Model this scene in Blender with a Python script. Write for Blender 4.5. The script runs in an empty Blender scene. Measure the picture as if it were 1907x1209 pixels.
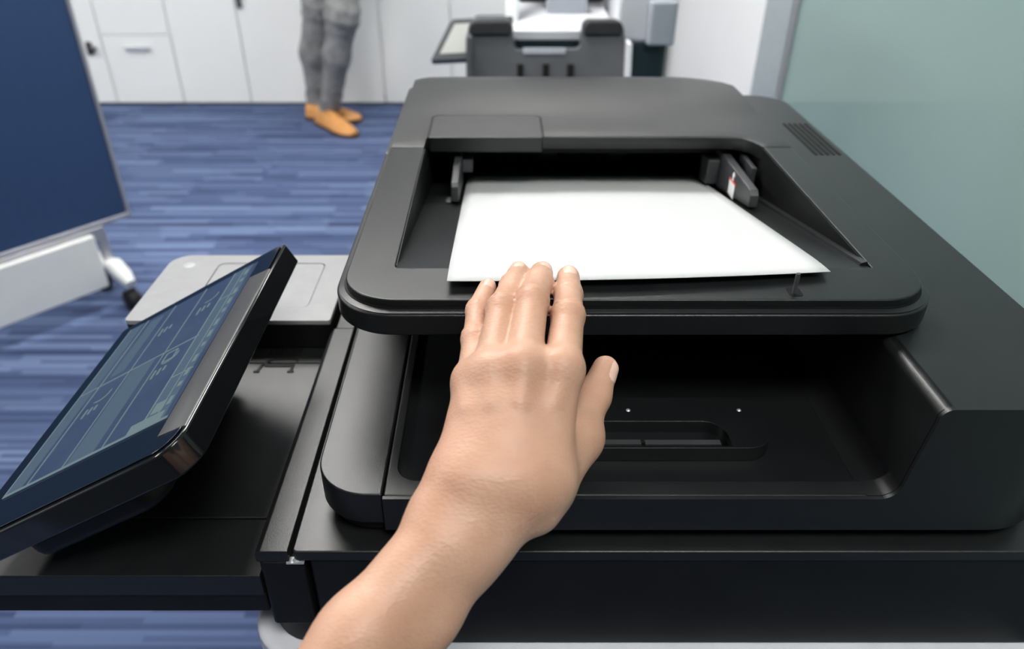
import bpy, bmesh, math, random
import numpy as np
from mathutils import Vector, Matrix
random.seed(4)
S = bpy.context.scene
COL = S.collection

# ---------------------------------------------------------------- camera
cam = bpy.data.cameras.new('camera')
camo = bpy.data.objects.new('camera', cam)
COL.objects.link(camo)
PITCH = math.atan(882 / 1390)
camo.location = (0, 0, 1.18)
camo.rotation_euler = (math.pi / 2 - PITCH, 0, 0)
cam.sensor_width = 36
cam.lens = 1390 / 1907 * 36
cam.shift_x = 28.5 / 1907
cam.clip_start = .02
cam.dof.use_dof = True
cam.dof.focus_distance = .41
cam.dof.aperture_fstop = 7.5
S.camera = camo
# ---------------------------------------------------------------- exposure, world
S.view_settings.view_transform = 'Standard'
S.view_settings.look = 'None'
S.view_settings.gamma = 1
S.view_settings.use_curve_mapping = False
S.view_settings.exposure = 0.2
w = bpy.data.worlds.new('world')
S.world = w
w.use_nodes = True
w.node_tree.nodes['Background'].inputs[0].default_value = (.97, .98, 1, 1)
w.node_tree.nodes['Background'].inputs[1].default_value = .14
LIGHT = 21.0        # radiance of the ceiling light diffusers


# ---------------------------------------------------------------- materials
def mat(name, col, rough=.5, spec=.5, metal=0, noise=None, bump=None, emit=None, coat=0, sss=0):
    m = bpy.data.materials.new(name)
    m.use_nodes = True
    nt = m.node_tree
    b = nt.nodes['Principled BSDF']
    b.inputs['Base Color'].default_value = (*col, 1)
    b.inputs['Roughness'].default_value = rough
    b.inputs['Specular IOR Level'].default_value = spec
    b.inputs['Metallic'].default_value = metal
    b.inputs['Coat Weight'].default_value = coat
    if sss:
        b.inputs['Subsurface Weight'].default_value = sss
        b.inputs['Subsurface Radius'].default_value = (1, .35, .2)
        b.inputs['Subsurface Scale'].default_value = .004
    if emit:
        b.inputs['Emission Color'].default_value = (*emit[0], 1)
        b.inputs['Emission Strength'].default_value = emit[1]
    tc = nt.nodes.new('ShaderNodeTexCoord')
    if noise:                              # (scale, amount)
        n = nt.nodes.new('ShaderNodeTexNoise')
        n.inputs['Scale'].default_value = noise[0]
        n.inputs['Detail'].default_value = 4
        nt.links.new(tc.outputs['Object'], n.inputs['Vector'])
        r = nt.nodes.new('ShaderNodeValToRGB')
        k = noise[1]
        r.color_ramp.elements[0].position = .3
        r.color_ramp.elements[1].position = .7
        r.color_ramp.elements[0].color = (*[c * (1 - k) for c in col], 1)
        r.color_ramp.elements[1].color = (*[min(1, c * (1 + k)) for c in col], 1)
        nt.links.new(n.outputs['Fac'], r.inputs[0])
        nt.links.new(r.outputs[0], b.inputs['Base Color'])
    if bump:                               # (scale, strength, distance)
        n = nt.nodes.new('ShaderNodeTexNoise')
        n.inputs['Scale'].default_value = bump[0]
        n.inputs['Detail'].default_value = 3
        nt.links.new(tc.outputs['Object'], n.inputs['Vector'])
        bp = nt.nodes.new('ShaderNodeBump')
        bp.inputs['Strength'].default_value = bump[1]
        bp.inputs['Distance'].default_value = bump[2]
        nt.links.new(n.outputs['Fac'], bp.inputs['Height'])
        nt.links.new(bp.outputs[0], b.inputs['Normal'])
    return m


M = {}
M['black'] = mat('black_plastic', (.0085, .009, .0098), .36, .5, noise=(60, .15), bump=(2600, .22, .0004))
M['slab'] = mat('tray_plastic', (.0085, .009, .0098), .30, .40, noise=(50, .15), bump=(2600, .2, .0004))
M['dull'] = mat('dull_black', (.005, .0053, .0058), .5, .28, noise=(40, .2), bump=(1800, .15, .0004))
M['deep'] = mat('cavity_black', (.004, .004, .0045), .6, .2, noise=(40, .2))
M['gloss'] = mat('gloss_black', (.006, .007, .008), .08, .5, noise=(20, .1))
M['bezel'] = mat('panel_glass', (.006, .010, .016), .07, .5, noise=(20, .1))
M['edgebar'] = mat('panel_edge_grey', (.05, .05, .049), .32, .5, noise=(40, .08))
M['guide'] = mat('guide_grey', (.045, .047, .05), .38, .5, noise=(60, .1))
M['silver'] = mat('silver_plastic', (.29, .29, .30), .42, .4, noise=(90, .04), bump=(2200, .1, .0003))
M['body'] = mat('light_grey_plastic', (.62, .63, .68), .45, .4, noise=(70, .04), bump=(2200, .1, .0003))
M['paper'] = mat('paper', (.55, .555, .56), .7, .2, noise=(12, .012))
M['cabinet'] = mat('cabinet_white', (.77, .775, .765), .35, .4, noise=(3, .012))
M['plinth'] = mat('plinth_dark', (.05, .06, .08), .6, .3, noise=(8, .1))
M['handle'] = mat('handle_metal', (.62, .63, .66), .3, .5, .6, noise=(30, .05))
M['button'] = mat('pale_button', (.40, .40, .41), .4, .4, noise=(30, .03))
M['latch'] = mat('latch_dark', (.05, .05, .055), .4, .5, noise=(30, .1))
M['wall'] = mat('wall_paint', (.82, .82, .82), .6, .3, noise=(4, .012), bump=(300, .05, .001))
M['wall_grey'] = mat('grey_wall_paint', (.20, .21, .23), .6, .3, noise=(4, .012), bump=(300, .05, .001))
M['ceiling'] = mat('ceiling_tile', (.8, .8, .79), .8, .2, noise=(60, .03))
M['alu'] = mat('grey_aluminium', (.36, .41, .43), .35, .5, .3, noise=(30, .04))
M['fabric'] = mat('blue_felt', (.034, .066, .15), .9, .15, noise=(400, .15), bump=(900, .3, .001))
M['frame'] = mat('board_frame', (.42, .42, .45), .35, .5, .5, noise=(30, .05))
M['offwhite'] = mat('painted_steel_white', (.80, .80, .79), .45, .4, noise=(10, .02))
M['rubber'] = mat('rubber_black', (.012, .012, .014), .6, .3, noise=(40, .2))
M['denim'] = mat('grey_denim', (.21, .21, .212), .9, .1, noise=(22, .28), bump=(160, .5, .003))
M['leather'] = mat('tan_leather', (.58, .27, .085), .45, .4, noise=(18, .12), bump=(120, .15, .002))
M['sole'] = mat('shoe_sole', (.07, .04, .025), .6, .3, noise=(30, .2))
M['teal'] = mat('dark_teal_plastic', (.012, .028, .036), .5, .4, noise=(20, .1))
M['white'] = mat('white_plastic', (.68, .69, .73), .35, .4, noise=(20, .02))
M['greyp'] = mat('grey_plastic', (.40, .42, .47), .4, .4, noise=(20, .04))
M['charcoal'] = mat('charcoal_plastic', (.055, .058, .066), .42, .4, noise=(20, .08), bump=(800, .1, .0005))
M['tray_grey'] = mat('mid_grey_plastic', (.085, .088, .098), .42, .4, noise=(20, .08))
M['lcd'] = mat('far_screen', (.45, .46, .44), .3, .5, noise=(10, .05))
M['nail'] = mat('nail', (.78, .50, .40), .22, .5, noise=(120, .05), sss=.1)
M['lamp'] = mat('lamp_diffuser', (.9, .9, .9), .5, .3, emit=((1, .985, .945), LIGHT))
M['lampframe'] = mat('lamp_frame', (.75, .75, .75), .4, .4, noise=(10, .02))
M['decal_white'] = mat('decal_white', (.8, .8, .8), .5, .3, noise=(30, .02))
M['decal_red'] = mat('decal_red', (.75, .10, .05), .5, .3, noise=(30, .02))
M['wood'] = mat('pale_wood', (.5, .36, .2), .5, .3, noise=(30, .15))


def skin_mat():
    m = mat('skin', (.72, .46, .33), .46, .4, sss=.12)
    nt = m.node_tree
    b = nt.nodes['Principled BSDF']
    tc = nt.nodes.new('ShaderNodeTexCoord')
    n = nt.nodes.new('ShaderNodeTexNoise')
    n.inputs['Scale'].default_value = 38
    n.inputs['Detail'].default_value = 5
    r = nt.nodes.new('ShaderNodeValToRGB')
    r.color_ramp.elements[0].position = .32
    r.color_ramp.elements[1].position = .68
    r.color_ramp.elements[0].color = (.50, .275, .185, 1)
    r.color_ramp.elements[1].color = (.565, .338, .24, 1)
    nt.links.new(tc.outputs['Object'], n.inputs['Vector'])
    nt.links.new(n.outputs['Fac'], r.inputs[0])
    nt.links.new(r.outputs[0], b.inputs['Base Color'])
    # fine skin relief: pores and cross lines
    v = nt.nodes.new('ShaderNodeTexVoronoi')
    v.inputs['Scale'].default_value = 750
    mp = nt.nodes.new('ShaderNodeMapping')
    mp.inputs['Scale'].default_value = (.55, 1, 1)
    nt.links.new(tc.outputs['Object'], mp.inputs['Vector'])
    nt.links.new(mp.outputs[0], v.inputs['Vector'])
    n2 = nt.nodes.new('ShaderNodeTexNoise')
    n2.inputs['Scale'].default_value = 260
    nt.links.new(mp.outputs[0], n2.inputs['Vector'])
    ad = nt.nodes.new('ShaderNodeMath')
    nt.links.new(v.outputs['Distance'], ad.inputs[0])
    nt.links.new(n2.outputs['Fac'], ad.inputs[1])
    bp = nt.nodes.new('ShaderNodeBump')
    bp.inputs['Strength'].default_value = .22
    bp.inputs['Distance'].default_value = .0008
    nt.links.new(ad.outputs[0], bp.inputs['Height'])
    nt.links.new(bp.outputs[0], b.inputs['Normal'])
    return m


M['skin'] = skin_mat()


def carpet_mat():
    m = bpy.data.materials.new('striped_carpet')
    m.use_nodes = True
    nt = m.node_tree
    N = nt.nodes
    L = nt.links.new
    b = N['Principled BSDF']
    b.inputs['Roughness'].default_value = .95
    b.inputs['Specular IOR Level'].default_value = .1
    geo = N.new('ShaderNodeNewGeometry')
    oi = N.new('ShaderNodeObjectInfo')
    sep = N.new('ShaderNodeSeparateXYZ')
    L(geo.outputs['Position'], sep.inputs[0])

    def mth(op, a, c=None):
        q = N.new('ShaderNodeMath')
        q.operation = op
        for i, x in enumerate((a, c)):
            if x is None:
                continue
            if isinstance(x, (int, float)):
                q.inputs[i].default_value = x
            else:
                L(x, q.inputs[i])
        return q.outputs[0]

    def streak(h, ln, seed):
        row = mth('FLOOR', mth('DIVIDE', sep.outputs['Y'], h))
        wn = N.new('ShaderNodeTexWhiteNoise')
        wn.noise_dimensions = '2D'
        cv = N.new('ShaderNodeCombineXYZ')
        L(row, cv.inputs[0])
        cv.inputs[1].default_value = seed
        L(cv.outputs[0], wn.inputs['Vector'])
        xs = mth('ADD', mth('DIVIDE', sep.outputs['X'], ln), mth('MULTIPLY', wn.outputs['Value'], 13.7))
        cell = mth('FLOOR', mth('ADD', xs, mth('MULTIPLY', oi.outputs['Random'], 3.0)))
        wn2 = N.new('ShaderNodeTexWhiteNoise')
        wn2.noise_dimensions = '3D'
        cv2 = N.new('ShaderNodeCombineXYZ')
        L(row, cv2.inputs[0])
        L(cell, cv2.inputs[1])
        cv2.inputs[2].default_value = seed
        L(cv2.outputs[0], wn2.inputs['Vector'])
        return wn2.outputs['Value']
    s1 = streak(.0125, .42, 1.3)
    s2 = streak(.031, .75, 7.7)
    n = N.new('ShaderNodeTexNoise')
    n.inputs['Scale'].default_value = 420
    L(geo.outputs['Position'], n.inputs['Vector'])
    mix = mth('ADD', mth('ADD', mth('MULTIPLY', s1, .5), mth('MULTIPLY', s2, .38)),
              mth('MULTIPLY', n.outputs['Fac'], .22))
    r = N.new('ShaderNodeValToRGB')
    e = r.color_ramp.elements
    e[0].position, e[0].color = .18, (.034, .048, .100, 1)
    e[1].position, e[1].color = .95, (.155, .205, .335, 1)
    q = e.new(.55)
    q.color = (.072, .100, .195, 1)
    L(mix, r.inputs[0])
    L(r.outputs[0], b.inputs['Base Color'])
    bp = N.new('ShaderNodeBump')
    bp.inputs['Strength'].default_value = .5
    bp.inputs['Distance'].default_value = .003
    L(n.outputs['Fac'], bp.inputs['Height'])
    L(bp.outputs[0], b.inputs['Normal'])
    return m


M['carpet'] = carpet_mat()


def glass_mat():
    m = mat('frosted_green_glass', (.30, .47, .45), .025, .5)
    nt = m.node_tree
    b = nt.nodes['Principled BSDF']
    tr = nt.nodes.new('ShaderNodeBsdfTranslucent')
    tr.inputs[0].default_value = (.47, .64, .60, 1)
    mx = nt.nodes.new('ShaderNodeMixShader')
    mx.inputs[0].default_value = .35
    n = nt.nodes.new('ShaderNodeTexNoise')
    n.inputs['Scale'].default_value = 1.1
    tc = nt.nodes.new('ShaderNodeTexCoord')
    nt.links.new(tc.outputs['Object'], n.inputs['Vector'])
    r = nt.nodes.new('ShaderNodeValToRGB')
    r.color_ramp.elements[0].color = (.36, .50, .475, 1)
    r.color_ramp.elements[1].color = (.39, .52, .50, 1)
    nt.links.new(n.outputs['Fac'], r.inputs[0])
    nt.links.new(r.outputs[0], b.inputs['Base Color'])
    nt.links.new(b.outputs[0], mx.inputs[1])
    nt.links.new(tr.outputs[0], mx.inputs[2])
    nt.links.new(mx.outputs[0], nt.nodes['Material Output'].inputs['Surface'])
    return m


M['glass'] = glass_mat()


# ---------------------------------------------------------------- object helpers
def wloc(o):
    v = Vector((0, 0, 0))
    while o is not None:
        v = v + Vector(o.location)
        o = o.parent
    return v


def empty(name, loc, label=None, cat=None, group=None):
    o = bpy.data.objects.new(name, None)
    o.empty_display_size = .05
    COL.objects.link(o)
    o.location = loc
    return tag(o, label, cat, group)


def tag(o, label=None, cat=None, group=None, kind=None):
    for k, v in (('label', label), ('category', cat), ('group', group), ('kind', kind)):
        if v:
            o[k] = v
    return o


def obj(name, vf, material, parent=None, bevel=0, seg=2, smooth=True, loc=None, angle=35):
    """one mesh object; vertices are given in scene metres, stored relative to the object's origin"""
    verts, faces = vf
    base = wloc(parent)
    org = Vector(loc) if loc else base
    me = bpy.data.meshes.new(name)
    me.from_pydata([tuple(Vector(v) - org) for v in verts], [], faces)
    bm = bmesh.new()
    bm.from_mesh(me)
    bmesh.ops.remove_doubles(bm, verts=bm.verts, dist=1e-6)
    bmesh.ops.recalc_face_normals(bm, faces=bm.faces)
    if smooth:
        for f in bm.faces:
            f.smooth = True
        for e_ in bm.edges:
            if len(e_.link_faces) == 2 and e_.calc_face_angle(0) > math.radians(angle):
                e_.smooth = False
    bm.to_mesh(me)
    bm.free()
    me.materials.append(M[material] if isinstance(material, str) else material)
    o = bpy.data.objects.new(name, me)
    COL.objects.link(o)
    if parent is not None:
        o.parent = parent
    o.location = org - base
    if bevel:
        b = o.modifiers.new('bevel', 'BEVEL')
        b.width = bevel
        b.segments = seg
        b.limit_method = 'ANGLE'
        b.angle_limit = math.radians(angle)
        b.harden_normals = True
    return o


def merge(*parts):
    V, F = [], []
    for v, f in parts:
        n = len(V)
        V += list(v)
        F += [tuple(i + n for i in q) for q in f]
    return V, F


def box(x0, x1, y0, y1, z0, z1):
    v = [(x, y, z) for z in (z0, z1) for y in (y0, y1) for x in (x0, x1)]
    return v, [(0, 2, 3, 1), (4, 5, 7, 6), (0, 1, 5, 4), (2, 6, 7, 3), (0, 4, 6, 2), (1, 3, 7, 5)]


def rrect(x0, x1, y0, y1, r, n=8):
    """rounded rectangle, counter-clockwise; r one radius or (x0y0, x1y0, x1y1, x0y1)"""
    if not isinstance(r, (tuple, list)):
        r = (r,) * 4
    out = []
    for (cx, cy, sx, sy, a0, q) in ((x0, y0, 1, 1, 180, r[0]), (x1, y0, -1, 1, 270, r[1]),
                                    (x1, y1, -1, -1, 0, r[2]), (x0, y1, 1, -1, 90, r[3])):
        if q <= 0:
            out.append((cx, cy))
            continue
        for i in range(n + 1):
            a = math.radians(a0 + 90 * i / n)
            out.append((cx + sx * q + q * math.cos(a), cy + sy * q + q * math.sin(a)))
    return out


def prism(poly, a0, a1, axis='z'):
    """extrude a 2-D outline: axis z -> (x,y), axis y -> (x,z), axis x -> (y,z)"""
    def p(q, a):
        return {'z': (q[0], q[1], a), 'y': (q[0], a, q[1]), 'x': (a, q[0], q[1])}[axis]
    n = len(poly)
    v = [p(q, a0) for q in poly] + [p(q, a1) for q in poly]
    f = [tuple(range(n))[::-1], tuple(range(n, 2 * n))]
    f += [(i, (i + 1) % n, n + (i + 1) % n, n + i) for i in range(n)]
    return v, f


def holed(outer, holes, z0, z1):
    """plate with holes, extruded in z"""
    bm = bmesh.new()
    es = []
    for lp in [outer] + holes:
        vs = [bm.verts.new((x, y, z1)) for x, y in lp]
        es += [bm.edges.new((vs[i], vs[(i + 1) % len(vs)])) for i in range(len(vs))]
    bmesh.ops.triangle_fill(bm, edges=es, use_beauty=True)
    ret = bmesh.ops.extrude_face_region(bm, geom=bm.faces[:])
    for g in ret['geom']:
        if isinstance(g, bmesh.types.BMVert):
            g.co.z = z0
    bm.verts.index_update()
    V = [tuple(v.co) for v in bm.verts]
    F = [tuple(v.index for v in f.verts) for f in bm.faces]
    bm.free()
    return V, F


def loft(rings, closed=True, caps=True):
    n = len(rings[0])
    V = [tuple(p) for r in rings for p in r]
    F = []
    for k in range(len(rings) - 1):
        for i in range(n if closed else n - 1):
            j = (i + 1) % n
            F.append((k * n + i, k * n + j, (k + 1) * n + j, (k + 1) * n + i))
    if caps and closed:
        F.append(tuple(range(n))[::-1])
        F.append(tuple(range((len(rings) - 1) * n, len(rings) * n)))
    return V, F


def tube(pts, r, n=10):
    pts = [Vector(p) for p in pts]
    rings = []
    for i, p in enumerate(pts):
        d = (pts[min(i + 1, len(pts) - 1)] - pts[max(i - 1, 0)]).normalized()
        a = d.orthogonal().normalized()
        b = d.cross(a)
        rr = r[i] if isinstance(r, (list, tuple)) else r
        rings.append([p + rr * (math.cos(t) * a + math.sin(t) * b) for t in (2 * math.pi * k / n for k in range(n))])
    for i in range(1, len(rings)):          # keep the rings from twisting
        best = min(range(n), key=lambda s: sum((rings[i][(k + s) % n] - rings[i - 1][k]).length for k in range(n)))
        rings[i] = rings[i][best:] + rings[i][:best]
    return loft(rings)


def xf(vf, f):
    return [f(*v) for v in vf[0]], vf[1]


def disc_dome(c, r, h, n=10):
    V = [(c[0] + r * math.cos(2 * math.pi * i / n), c[1] + r * math.sin(2 * math.pi * i / n), c[2]) for i in range(n)]
    V += [(c[0] + .6 * r * math.cos(2 * math.pi * i / n), c[1] + .6 * r * math.sin(2 * math.pi * i / n), c[2] + .8 * h) for i in range(n)]
    V.append((c[0], c[1], c[2] + h))
    F = [(i, (i + 1) % n, n + (i + 1) % n, n + i) for i in range(n)] + [(n + i, n + (i + 1) % n, 2 * n) for i in range(n)]
    F.append(tuple(range(n))[::-1])
    return V, F


# ---------------------------------------------------------------- implicit surfaces for bodies
def smin(a, b, k):
    h = np.maximum(k - np.abs(a - b), 0) / k
    return np.minimum(a, b) - h * h * k * .25


def cap(P, a, b, ra, rb):
    a = np.array(a, np.float32)
    b = np.array(b, np.float32)
    d = b - a
    t = np.clip(((P - a) @ d) / max(float(d @ d), 1e-12), 0, 1)
    q = P - a - t[..., None] * d
    return np.sqrt((q * q).sum(-1)) - (ra + (rb - ra) * t)


def chain(P, js, k):
    s = None
    for a, b in zip(js, js[1:]):
        c = cap(P, a[:3], b[:3], a[3], b[3])
        s = c if s is None else smin(s, c, k)
    return s


def surface_nets(fn, lo, hi, h):
    lo = np.array(lo, np.float32)
    n = [int(math.ceil((hi[i] - lo[i]) / h)) + 1 for i in range(3)]
    g = np.stack(np.meshgrid(*[lo[i] + h * np.arange(n[i], dtype=np.float32) for i in range(3)], indexing='ij'), -1)
    f = fn(g).astype(np.float32)
    ins = f < 0
    c = [n[i] - 1 for i in range(3)]
    acc = np.zeros((*c, 3), np.float32)
    cnt = np.zeros(c, np.float32)
    offs = [(i, j, k) for i in (0, 1) for j in (0, 1) for k in (0, 1)]

    def sl(o):
        return tuple(slice(o[i], o[i] + c[i]) for i in range(3))
    for o in offs:
        for ax in range(3):
            if o[ax]:
                continue
            o2 = list(o)
            o2[ax] = 1
            fa, fb = f[sl(o)], f[sl(o2)]
            x = (fa < 0) != (fb < 0)
            t = np.where(x, fa / np.where(x, fa - fb, 1), 0)
            for d in range(3):
                acc[..., d] += np.where(x, o[d] + (t if d == ax else 0), 0)
            cnt += x
    act = cnt > 0
    idx = -np.ones(c, np.int64)
    idx[act] = np.arange(int(act.sum()))
    cells = np.argwhere(act)
    V = lo + h * (cells + acc[act] / cnt[act][:, None])
    F = []
    for ax in range(3):
        u, v = [(1, 2), (2, 0), (0, 1)][ax]
        s0 = [slice(1, n[i] - 1) for i in range(3)]
        s0[ax] = slice(0, n[ax] - 1)
        s1 = list(s0)
        s1[ax] = slice(1, n[ax])
        a, b = ins[tuple(s0)], ins[tuple(s1)]
        for cond, flip in ((a & ~b, False), (~a & b, True)):
            e = np.argwhere(cond)
            for i in range(3):
                if i != ax:
                    e[:, i] += 1
            q = []
            for du, dv in ((-1, -1), (0, -1), (0, 0), (-1, 0)):
                p = e.copy()
                p[:, u] += du
                p[:, v] += dv
                q.append(idx[p[:, 0], p[:, 1], p[:, 2]])
            q = np.stack(q, 1)
            F.append(q[:, ::-1] if flip else q)
    F = np.concatenate(F)
    F = F[(F >= 0).all(1)]
    return V, F


def mesh_np(name, V, F, material, parent=None, smooth_it=2, loc=None):
    lab = np.arange(len(V))                # keep the one largest connected piece
    while True:
        m = lab[F].min(1)
        new = lab.copy()
        np.minimum.at(new, F.ravel(), np.repeat(m, 4))
        new = new[new]
        if (new == lab).all():
            break
        lab = new
    big = np.bincount(lab).argmax()
    keep = lab == big
    F = F[keep[F[:, 0]]]
    remap = np.cumsum(keep) - 1
    V, F = V[keep], remap[F]
    e = np.concatenate([F[:, [i, (i + 1) % 4]] for i in range(4)])
    for _ in range(smooth_it):
        a = np.zeros_like(V)
        k = np.zeros(len(V), np.float32)
        np.add.at(a, e[:, 0], V[e[:, 1]])
        np.add.at(k, e[:, 0], 1)
        np.add.at(a, e[:, 1], V[e[:, 0]])
        np.add.at(k, e[:, 1], 1)
        V = .5 * V + .5 * a / np.maximum(k, 1)[:, None]
    base = wloc(parent)
    org = Vector(loc) if loc else base
    me = bpy.data.meshes.new(name)
    me.from_pydata((V - np.array(org)).tolist(), [], F.tolist())
    me.polygons.foreach_set('use_smooth', np.ones(len(F), bool))
    me.materials.append(M[material])
    me.update()
    o = bpy.data.objects.new(name, me)
    COL.objects.link(o)
    if parent is not None:
        o.parent = parent
    o.location = org - base
    return o


def st(o):
    o['kind'] = 'structure'
    return o


# ================================================================ the room
XW = .928          # face of the right-hand wall
YC = 4.105         # fronts of the wall cabinets
floor = st(obj('floor', box(-4.2, 2.6, -3, 4.6, -.05, -.008), 'plinth', loc=(-.8, .8, -.05)))
tile_me = None
TX, TY = 1.0, .25
for r in range(-2, 18):
    for k in range(-4, 2):
        x0 = k * TX + (.37 * (r % 3))
        y0 = -.02 + r * TY
        if x0 > XW - .02 or y0 > 4.4 or x0 + TX < -3.4:
            continue
        x1 = min(x0 + TX, XW - .002)
        if x1 - x0 > TX - .001 and tile_me:
            t = bpy.data.objects.new('carpet_tile', tile_me)
            COL.objects.link(t)
            t.parent = floor
            t.location = Vector((x0 + TX / 2, y0 + TY / 2, 0)) - Vector(floor.location)
        else:
            e = .0004
            t = obj('carpet_tile', merge(loft([[(x0 + e + i, y0 + e + i, z), (x1 - e - i, y0 + e + i, z), (x1 - e - i, y0 + TY - e - i, z), (x0 + e + i, y0 + TY - e - i, z)]
                                               for z, i in ((-.0079, 0), (-.001, 0), (0, .001))])), 'carpet', floor,
                    smooth=False, loc=(x0 + TX / 2, y0 + TY / 2, 0))
            if x1 - x0 > TX - .001:
                tile_me = t.data

st(obj('wall_back', box(-4.2, 2.6, 4.56, 4.66, 0, 2.6), 'wall_grey', loc=(0, 4.6, 0)))
st(obj('wall_left', box(-4.3, -4.2, -3, 4.66, 0, 2.6), 'wall', loc=(-4.25, .8, 0)))
st(obj('wall_right', box(XW, XW + .12, 2.753, 4.559, 0, 2.6), 'wall', loc=(XW, 3.6, 0)))
st(obj('wall_front', box(-4.2, 2.6, -3.1, -3, 0, 2.6), 'wall_grey', loc=(0, -3.05, 0)))
st(obj('ceiling', box(-4.3, 2.6, -3.1, 4.66, 2.601, 2.7), 'ceiling', loc=(0, .8, 2.6)))
st(obj('trim_1', box(XW - .005, XW + .11, 2.499, 2.752, 0, 2.6), 'alu', loc=(XW, 2.6, 0), bevel=.006))
gw = st(obj('window_1', box(XW + .012, XW + .024, -2.9, 2.498, .03, 2.6), 'glass', loc=(XW, 0, 0)))
obj('edge_seal', box(XW + .002, XW + .0115, 2.480, 2.498, .03, 2.6), M['frame'], gw, smooth=False)
obj('bottom_rail', box(XW - .002, XW + .04, -2.9, 2.498, 0, .029), 'alu', gw, bevel=.003)

# ceiling lights
for i, (cx, cy, lx, ly, lab) in enumerate((
        (-.62, 1.86, .90, 1.0, 'wide ceiling light panel above the aisle left of the copier'),
        (-2.9, 2.35, .60, 1.2, 'ceiling light panel above the blue pinboard'),
        (-2.9, .35, .60, 1.2, 'ceiling light panel far left, near the camera'),
        (.35, -.55, .70, .65, 'square ceiling light panel behind the copier operator'),
        (.25, 3.2, .90, .30, 'added narrow light panel above the far printer, brightening the right wall'))):  # narrow panel is an unseen extra light, added to brighten the right wall
    t = empty('ceiling_light', (cx, cy, 2.58), lab, 'light')
    x0, x1, y0, y1 = cx - lx / 2, cx + lx / 2, cy - ly / 2, cy + ly / 2
    obj('frame', holed(rrect(x0 - .03, x1 + .03, y0 - .03, y1 + .03, 0), [rrect(x0, x1, y0, y1, 0)], 2.575, 2.6), 'lampframe', t, smooth=False)
    obj('diffuser', box(x0 + .001, x1 - .001, y0 + .001, y1 - .001, 2.585, 2.599), 'lamp', t, smooth=False)

# ---------------------------------------------------------------- wall cabinets
DW = .367
names = ('white cabinet at the far left, mostly behind the blue board',
         'white cabinet with a drawer and a pale bar handle beside the blue board',
         'plain white cabinet door second right of the blue board, without a handle',
         'white cabinet with a small dark latch left of the grey trousers',
         'white cabinet directly behind the person in grey trousers',
         'white cabinet just right of the person in grey trousers',
         'white cabinet left of the far printer touch screen',
         'white cabinet behind the far printer',
         'white cabinet against the right wall')
for i in range(9):
    x0 = -1.708 + (i - 2) * DW
    x1 = min(x0 + DW, XW - .002)
    t = empty('wall_cabinet', ((x0 + x1) / 2, YC + .2, 0), names[i], 'cabinet', 'white cabinets along the back wall')
    obj('carcass', box(x0 + .0005, x1 - .0005, YC + .022, 4.555, .05, 1.25), 'cabinet', t, smooth=False)
    obj('plinth', box(x0 + .0005, x1 - .0005, YC + .05, 4.55, 0, .049), 'plinth', t, smooth=False)
    if i == 1:
        d = obj('drawer', box(x0 + .003, x1 - .003, YC, YC + .0215, .016, .3665), 'cabinet', t, bevel=.002)
        obj('door', box(x0 + .003, x1 - .003, YC, YC + .0215, .3695, 1.25), 'cabinet', t, bevel=.002)
        hx = (x0 + x1) / 2
        obj('handle', merge(box(hx - .066, hx + .066, YC - .026, YC - .014, .302, .314),
                            box(hx - .062, hx - .05, YC - .015, YC, .302, .312),
                            box(hx + .05, hx + .062, YC - .015, YC, .302, .312)), 'handle', d, bevel=.003)
    else:
        d = obj('door', box(x0 + .003, x1 - .003, YC, YC + .0215, .016, 1.25), 'cabinet', t, bevel=.002)
        if i == 0:
            obj('latch', merge(box(x1 - .085, x1 - .055, YC - .012, YC, .27, .335), box(x1 - .078, x1 - .028, YC - .03, YC - .013, .296, .310)), 'latch', d, bevel=.003)
        if i == 3:
            obj('latch', merge(box(x0 + .012, x0 + .036, YC - .012, YC, .50, .58), box(x0 + .018, x0 + .03, YC - .028, YC - .013, .525, .57)), 'latch', d, bevel=.003)

# ---------------------------------------------------------------- rolling pinboard at the left
bx, by = -1.112, 2.09                    # right-hand bottom corner of the board
ang = math.atan2(1.8068 - 2.09, -1.3474 + 1.1108)


def bd(a, n, z):                          # along the board from its right corner, across it, height
    return (bx + a * math.cos(ang) - n * math.sin(ang), by + a * math.sin(ang) + n * math.cos(ang), z)


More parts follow.
